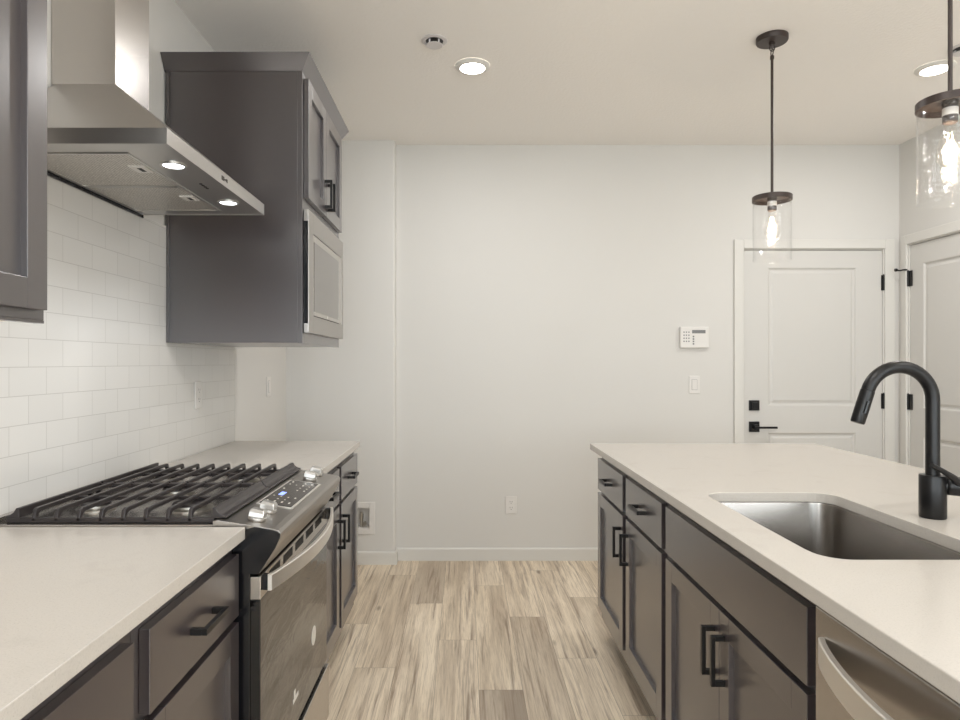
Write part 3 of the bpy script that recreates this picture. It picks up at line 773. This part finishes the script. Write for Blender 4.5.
f.box(MXF - .0185, MXF, MY0 + .035, MY1 - .035, 1.378, 1.430).box(MXF - .0185, MXF, MY0 + .035, MY1 - .035, 1.885, 1.955).box(MXF - .0185, MXF, MY0 + .035, MY1 - .035, 2.385, 2.42)
mc.part('face_frame', f, M['cab'], bevel=0.0008)
mc.part('scribe_moulding', MB().box(WL + 0.0105, WL + 0.022, MY0 - 0.004, MY0 + 0.0008, 1.380, 2.42), M['cab'])
for a, bb, hy in ((2.532, 2.856, 2.826), (2.861, 3.215, 2.891)):
    dd = mc.part('cabinet_door', shaker(MB(), MXF + 0.020, 1, a, bb, 1.940, 2.402), M['cab'], bevel=0.0011)
    mc.part('handle', pull(MXF + 0.020, 1, hy, 2.03, True), M['black'], dd, 0.001)
crown(mc, WL + .0015, MXF, MY0, MY1 + 0.05, 2.4205, 2.478)

mw = Thing('microwave', 'built-in stainless microwave with trim kit below the cabinet doors', 'microwave', (-0.85, 2.87, 1.40))
mw.part('microwave_body', MB().box(-1.10, MXF - 0.0, 2.56, 3.20, 1.434, 1.88), M['enamel'])
x0, x1 = -0.6195, -0.600
KY0, KY1, KZ0, KZ1 = 2.524, 3.238, 1.419, 1.895
IY0, IY1, IZ0, IZ1 = 2.605, 3.190, 1.488, 1.815
tk = MB().box(x1 - 0.004, x1, KY0, IY0, KZ0, KZ1).box(x1 - 0.004, x1, IY1, KY1, KZ0, KZ1).box(x1 - 0.004, x1, IY0, IY1, KZ0, IZ0).box(x1 - .004, x1, IY0, IY1, IZ1, KZ1)
tk.box(x0, x1 - .004, KY0, KY0 + 0.0035, KZ0, KZ0 + 0.036).box(x0, x1 - .004, KY0, KY0 + 0.0035, KZ1 - 0.045, KZ1).box(x0, x1 - .004, KY0 + .0035, KY1, KZ1 - 0.0035, KZ1).box(x0, x1 - .004, KY0 + .0035, KY1, KZ0, KZ0 + 0.0035)
tk.box(x0, x1 - .004, KY1 - .0035, KY1, KZ0 + .0035, KZ1 - .0035)
mw.part('trim_kit', tk, M['steel_micro'], bevel=0.0012)
mw.part('side_vent', MB().box(x0, x1 - 0.0045, KY0 + 0.006, KY0 + 0.012, KZ0 + 0.02, KZ1 - 0.02), M['enamel'])
md = mw.part('microwave_door', MB().box(MXF + 0.001, x1 - 0.001, IY0 + 0.003, IY1 - 0.063, IZ0 + 0.003, IZ1 - 0.003), M['steel_y'], bevel=0.001)
mw.part('door_window', MB().box(x1 - 0.001, x1 + 0.0002, IY0 + 0.012, IY1 - 0.07, IZ0 + 0.02, IZ1 - 0.03), M['microglass'], md)
mw.part('control_strip', MB().box(MXF + 0.001, x1 - 0.0012, IY1 - 0.060, IY1 - 0.003, IZ0 + 0.003, IZ1 - 0.003), M['steel_y'], bevel=0.001)
mw.part('badge', MB().lathe([(0.006, x1), (0.006, x1 + 0.0006)], (0, 2.87, IZ0 + 0.012), 14, 0), M['badge'])
mw.part('opening_gap', MB().box(MXF + .0008, MXF + .002, IY0, IY1, IZ0, IZ1), M['dark_slot'])

# ------------------------------------------------------------------ ceiling fixtures
def pendant(label, x, y):
    t = Thing('pendant_lamp', label, 'pendant lamp', (x, y, ZC), 'pendants over the island')
    t.part('canopy', MB().lathe([(0.066, ZC - 0.0005), (0.066, ZC - 0.019), (0.063, ZC - 0.024), (0.012, ZC - 0.025), (0.012, ZC - 0.036), (0, ZC - .036)], (x, y, 0), 40), M['bronze'], smooth=True)
    # swivel loops
    lp = MB()
    for cz_, ax in ((ZC - 0.048, 0), (ZC - 0.068, 1)):
        pts = []
        for k in range(17):
            a = 2 * PI * k / 16
            pts.append((x + (0.0 if ax else 0.011 * math.cos(a)), y + (0.011 * math.cos(a) if ax else 0.0), cz_ + 0.0145 * math.sin(a)))
        lp.tube(pts, 0.0025, 8, False)
    t.part('swivel_loop', lp, M['bronze'], smooth=True)
    rd = t.part('rod', MB().lathe([(0.0085, ZC - 0.084), (0.0085, ZC - 0.098), (0.0058, ZC - 0.099), (0.0058, 2.052), (0.009, 2.051), (0.009, 2.035)], (x, y, 0), 16), M['bronze'], smooth=True)
    # disc cap with down-turned rim
    t.part('shade_cap', MB().lathe([(0, 2.038), (0.080, 2.038), (0.082, 2.036), (0.082, 2.016), (0.0795, 2.016), (0.0795, 2.033), (0, 2.033)], (x, y, 0), 48), M['bronze'], smooth=True)
    sk_ = t.part('socket', MB().lathe([(0.020, 2.033), (0.020, 2.022), (0.0185, 2.020), (0.0185, 1.975), (0.016, 1.972), (0.0, 1.972)], (x, y, 0), 24), M['bronze'], smooth=True)
    t.part('socket_label', MB().lathe([(0.0188, 2.014), (0.0192, 2.013), (0.0192, 1.994), (0.0188, 1.993)], (x, y, 0), 24, cap=False), M['plastic'], sk_, smooth=True)
    t.part('glass_shade', MB().lathe([(0.0765, 2.0325), (0.079, 2.0325), (0.079, 1.754), (0.0778, 1.752), (0.0765, 1.754), (0.0765, 2.0325)], (x, y, 0), 56, cap=False), M['glass'], smooth=True)
    bulb = t.part('bulb', MB().lathe([(0.0115, 1.974), (0.0125, 1.960), (0.019, 1.944), (0.029, 1.915), (0.0335, 1.890), (0.031, 1.868), (0.021, 1.854), (0.008, 1.848), (0.0, 1.847)], (x, y, 0), 28, cap=False), M['bulb'], smooth=True)
    fl = MB()
    for k in range(4):
        a = 2 * PI * k / 4
        fl.tube([(x + 0.005 * math.cos(a), y + 0.005 * math.sin(a), 1.945), (x + 0.013 * math.cos(a + .3), y + 0.013 * math.sin(a + .3), 1.90), (x + 0.008 * math.cos(a + .6), y + 0.008 * math.sin(a + .6), 1.868)], 0.0009, 6)
    t.part('filament', fl, M['filament'], bulb, smooth=True)
    l = bpy.data.lights.new('pendant_bulb_light', 'POINT'); l.energy = 2.0; l.color = (1, 0.84, 0.62); l.shadow_soft_size = 0.02
    lo = bpy.data.objects.new('pendant_bulb_light', l); C.objects.link(lo); lo.location = (0, 0, 1.905 - ZC); lo.parent = t.o
    return t
pendant('dark bronze pendant lamp with clear glass cylinder hanging in front of the back door', 1.357, 2.89)
pendant('dark bronze pendant lamp with clear glass cylinder cropped by the right picture edge', 1.357, 1.83)

def downlight(label, x, y):
    t = Thing('ceiling_downlight', label, 'ceiling light', (x, y, ZC), 'recessed downlights in the ceiling')
    t.part('trim_ring', MB().lathe([(0.085, ZC - 0.0003), (0.085, ZC - 0.004), (0.080, ZC - 0.010), (0.064, ZC - 0.016), (0.060, ZC - 0.014), (0.060, ZC - .004)], (x, y, 0), 40, cap=False), M['trim'], smooth=True)
    t.part('light_lens', MB().lathe([(0.0605, ZC - 0.0135), (0.0605, ZC - 0.005)], (x, y, 0), 40), M['lamp'], smooth=True)
    l = bpy.data.lights.new('downlight_lamp', 'AREA'); l.shape = 'DISK'; l.size = 0.12; l.energy = LAMP_W; l.color = LAMP_COL
    lo = bpy.data.objects.new('downlight_lamp', l); C.objects.link(lo); lo.location = (0, 0, -0.018); lo.parent = t.o
    return t
downlight('round recessed ceiling light left of centre, beside the sprinkler', 0.039, 3.17)
downlight('round recessed ceiling light at the right, beside the pendant rod', 2.29, 3.19)
downlight('recessed ceiling light over the aisle behind the left foreground', 0.28, 1.0)
downlight('recessed ceiling light over the right foreground', 2.28, 0.95)
downlight('recessed ceiling light over the left rear of the room', 0.039, -1.3)
downlight('recessed ceiling light over the right rear of the room', 2.28, -1.3)

def sprinkler(label, x, y):
    t = Thing('fire_sprinkler', label, 'sprinkler', (x, y, ZC), 'ceiling sprinklers')
    t.part('escutcheon', MB().lathe([(0.058, ZC - 0.0003), (0.058, ZC - 0.003), (0.050, ZC - 0.007), (0.040, ZC - 0.006), (0.038, ZC - 0.001)], (x, y, 0), 36, cap=False), M['sprinkler'], smooth=True)
    t.part('recess', MB().lathe([(0.040, ZC - 0.0035), (0.040, ZC - 0.0005)], (x, y, 0), 32), M['dark_slot'], smooth=True)
    for k in range(4):
        a = PI / 4 + k * PI / 2; px, py = x + 0.029 * math.cos(a), y + 0.029 * math.sin(a)
        t.part('strut', MB().box(px - 0.0035, px + 0.0035, py - 0.0035, py + 0.0035, ZC - 0.020, ZC - 0.0036), M['sprinkler'])
    t.part('cover_plate', MB().lathe([(0.036, ZC - 0.021), (0.038, ZC - 0.0225), (0.036, ZC - 0.024), (0, ZC - 0.024)], (x, y, 0), 32), M['sprinkler'], smooth=True)
sprinkler('round white ceiling sprinkler left of the recessed ceiling light', -0.134, 2.92)
sprinkler('grey-white ceiling sprinkler cropped by the right picture edge', 2.275, 2.99)

# ------------------------------------------------------------------ wall devices
# each is laid out in (u, z) on a wall: back walls face -y, the left wall faces +x
class WallKit:
    def __init__(s, axis, plane, u, z): s.axis, s.plane, s.u, s.z = axis, plane, u, z
    def loc(s): return (s.u, s.plane, s.z) if s.axis == 'y' else (s.plane, s.u, s.z)
    def box(s, mb, u0, u1, z0, z1, d0, d1):
        if s.axis == 'y': mb.box(s.u + u0, s.u + u1, s.plane - d1, s.plane - d0, s.z + z0, s.z + z1)
        else: mb.box(s.plane + d0, s.plane + d1, s.u + u0, s.u + u1, s.z + z0, s.z + z1)
        return mb
def outlet(label, k, group='duplex outlets'):
    t = Thing('wall_outlet', label, 'outlet', k.loc(), group)
    t.part('cover_plate', k.box(MB(), -0.036, 0.036, -0.058, 0.058, 0.0003, 0.006), M['plastic'], bevel=0.003)
    for z in (-0.020, 0.020):
        s_ = t.part('socket', k.box(MB(), -0.017, 0.017, z - 0.0145, z + 0.0145, 0.006, 0.0075), M['plastic'], bevel=0.002)
        m = MB(); k.box(m, -0.008, -0.006, z - 0.001, z + 0.008, 0.0074, 0.0077); k.box(m, 0.006, 0.008, z - 0.001, z + 0.007, 0.0074, 0.0077); k.box(m, -0.002, 0.002, z - 0.010, z - 0.006, 0.0074, 0.0077)
        t.part('slots', m, M['dark_slot'], s_)
    return t
def switch(label, k):
    t = Thing('light_switch', label, 'light switch', k.loc(), 'rocker light switches')
    t.part('cover_plate', k.box(MB(), -0.036, 0.036, -0.058, 0.058, 0.0003, 0.006), M['plastic'], bevel=0.003)
    m = MB(); k.box(m, -0.0165, 0.0165, -0.033, 0.033, 0.006, 0.0085); t.part('rocker', m, M['plastic'], bevel=0.0015)
    t.part('rocker_gap', k.box(MB(), -0.018, 0.018, -0.0345, 0.0345, 0.0058, 0.0064), M['grey_plastic'])
    return t
outlet('white duplex outlet low on the bare back wall', WallKit('y', YB, 0.307, 0.365))
outlet('white duplex outlet in the subway tile beyond the range', WallKit('x', WL + 0.009, 2.805, 1.165))
switch('white rocker switch on the back wall below the security keypad', WallKit('y', YB, 1.515, 1.158))
switch('white rocker switch on the left wall past the end of the tile', WallKit('x', WL, 3.844, 1.163))

k = WallKit('y', YB, 1.510, 1.469)
kp = Thing('security_keypad', 'white security keypad with grey display on the back wall left of the door', 'keypad', k.loc())
kp.part('housing', k.box(MB(), -0.094, 0.094, -0.069, 0.069, 0.0003, 0.026), M['plastic'], bevel=0.004)
kp.part('display', k.box(MB(), -0.018, 0.070, 0.026, 0.048, 0.0258, 0.0268), M['grey_plastic'])
m = MB()
for i in range(3):
    for j in range(4): k.box(m, -0.075 + i * 0.016, -0.067 + i * 0.016, -0.030 + j * 0.020, -0.022 + j * 0.020, 0.0258, 0.0272)
kp.part('key_grid', m, M['grey_plastic'])
m = MB()
for j in range(4): k.box(m, -0.014, -0.004, -0.048 + j * 0.016, -0.038 + j * 0.016, 0.0258, 0.0272)
kp.part('function_keys', m, M['grey_plastic'])

# refrigerator valve box in the furred wall
k = WallKit('y', YF, (BX0 + BX1) / 2, (BZ0 + BZ1) / 2)
vb = Thing('valve_box', 'white recessed water valve box low in the wall past the left cabinets', 'valve box', k.loc())
m = MB(); a, bb = 0.069, 0.0655
for (u0, u1, z0, z1) in ((-0.105, -a, -0.104, 0.104), (a, 0.105, -0.104, 0.104), (-a, a, bb, 0.104), (-a, a, -0.104, -bb)): k.box(m, u0, u1, z0, z1, 0.0003, 0.008)
vb.part('flange', m, M['plastic'], bevel=0.002)
m = MB()
for (u0, u1, z0, z1) in ((-0.0685, -0.066, -0.065, 0.065), (0.066, 0.0685, -0.065, 0.065), (-0.066, 0.066, 0.0625, 0.065), (-0.066, 0.066, -0.065, -0.0625)): k.box(m, u0, u1, z0, z1, -0.07, 0.0)
k.box(m, -0.066, 0.066, -0.0625, 0.0625, -0.072, -0.070)
vb.part('box_liner', m, M['plastic'])
cx_, cz_ = k.u, k.z
vb.part('valve', MB().lathe([(0.010, cz_ - 0.062), (0.010, cz_ - 0.01), (0.014, cz_ - 0.01), (0.014, cz_ + 0.02), (0.007, cz_ + 0.02), (0.007, cz_ + 0.035)], (cx_ + 0.012, YF + 0.03, 0), 14), M['brass'], smooth=True)
vb.part('valve_knob', MB().lathe([(0.013, YF + 0.000), (0.013, YF + 0.016)], (cx_ + 0.036, 0, cz_ - 0.038), 14, 1).lathe([(0.007, YF + .016), (0.007, YF + .05)], (cx_ + 0.036, 0, cz_ - 0.038), 10, 1), M['brass'], smooth=True)
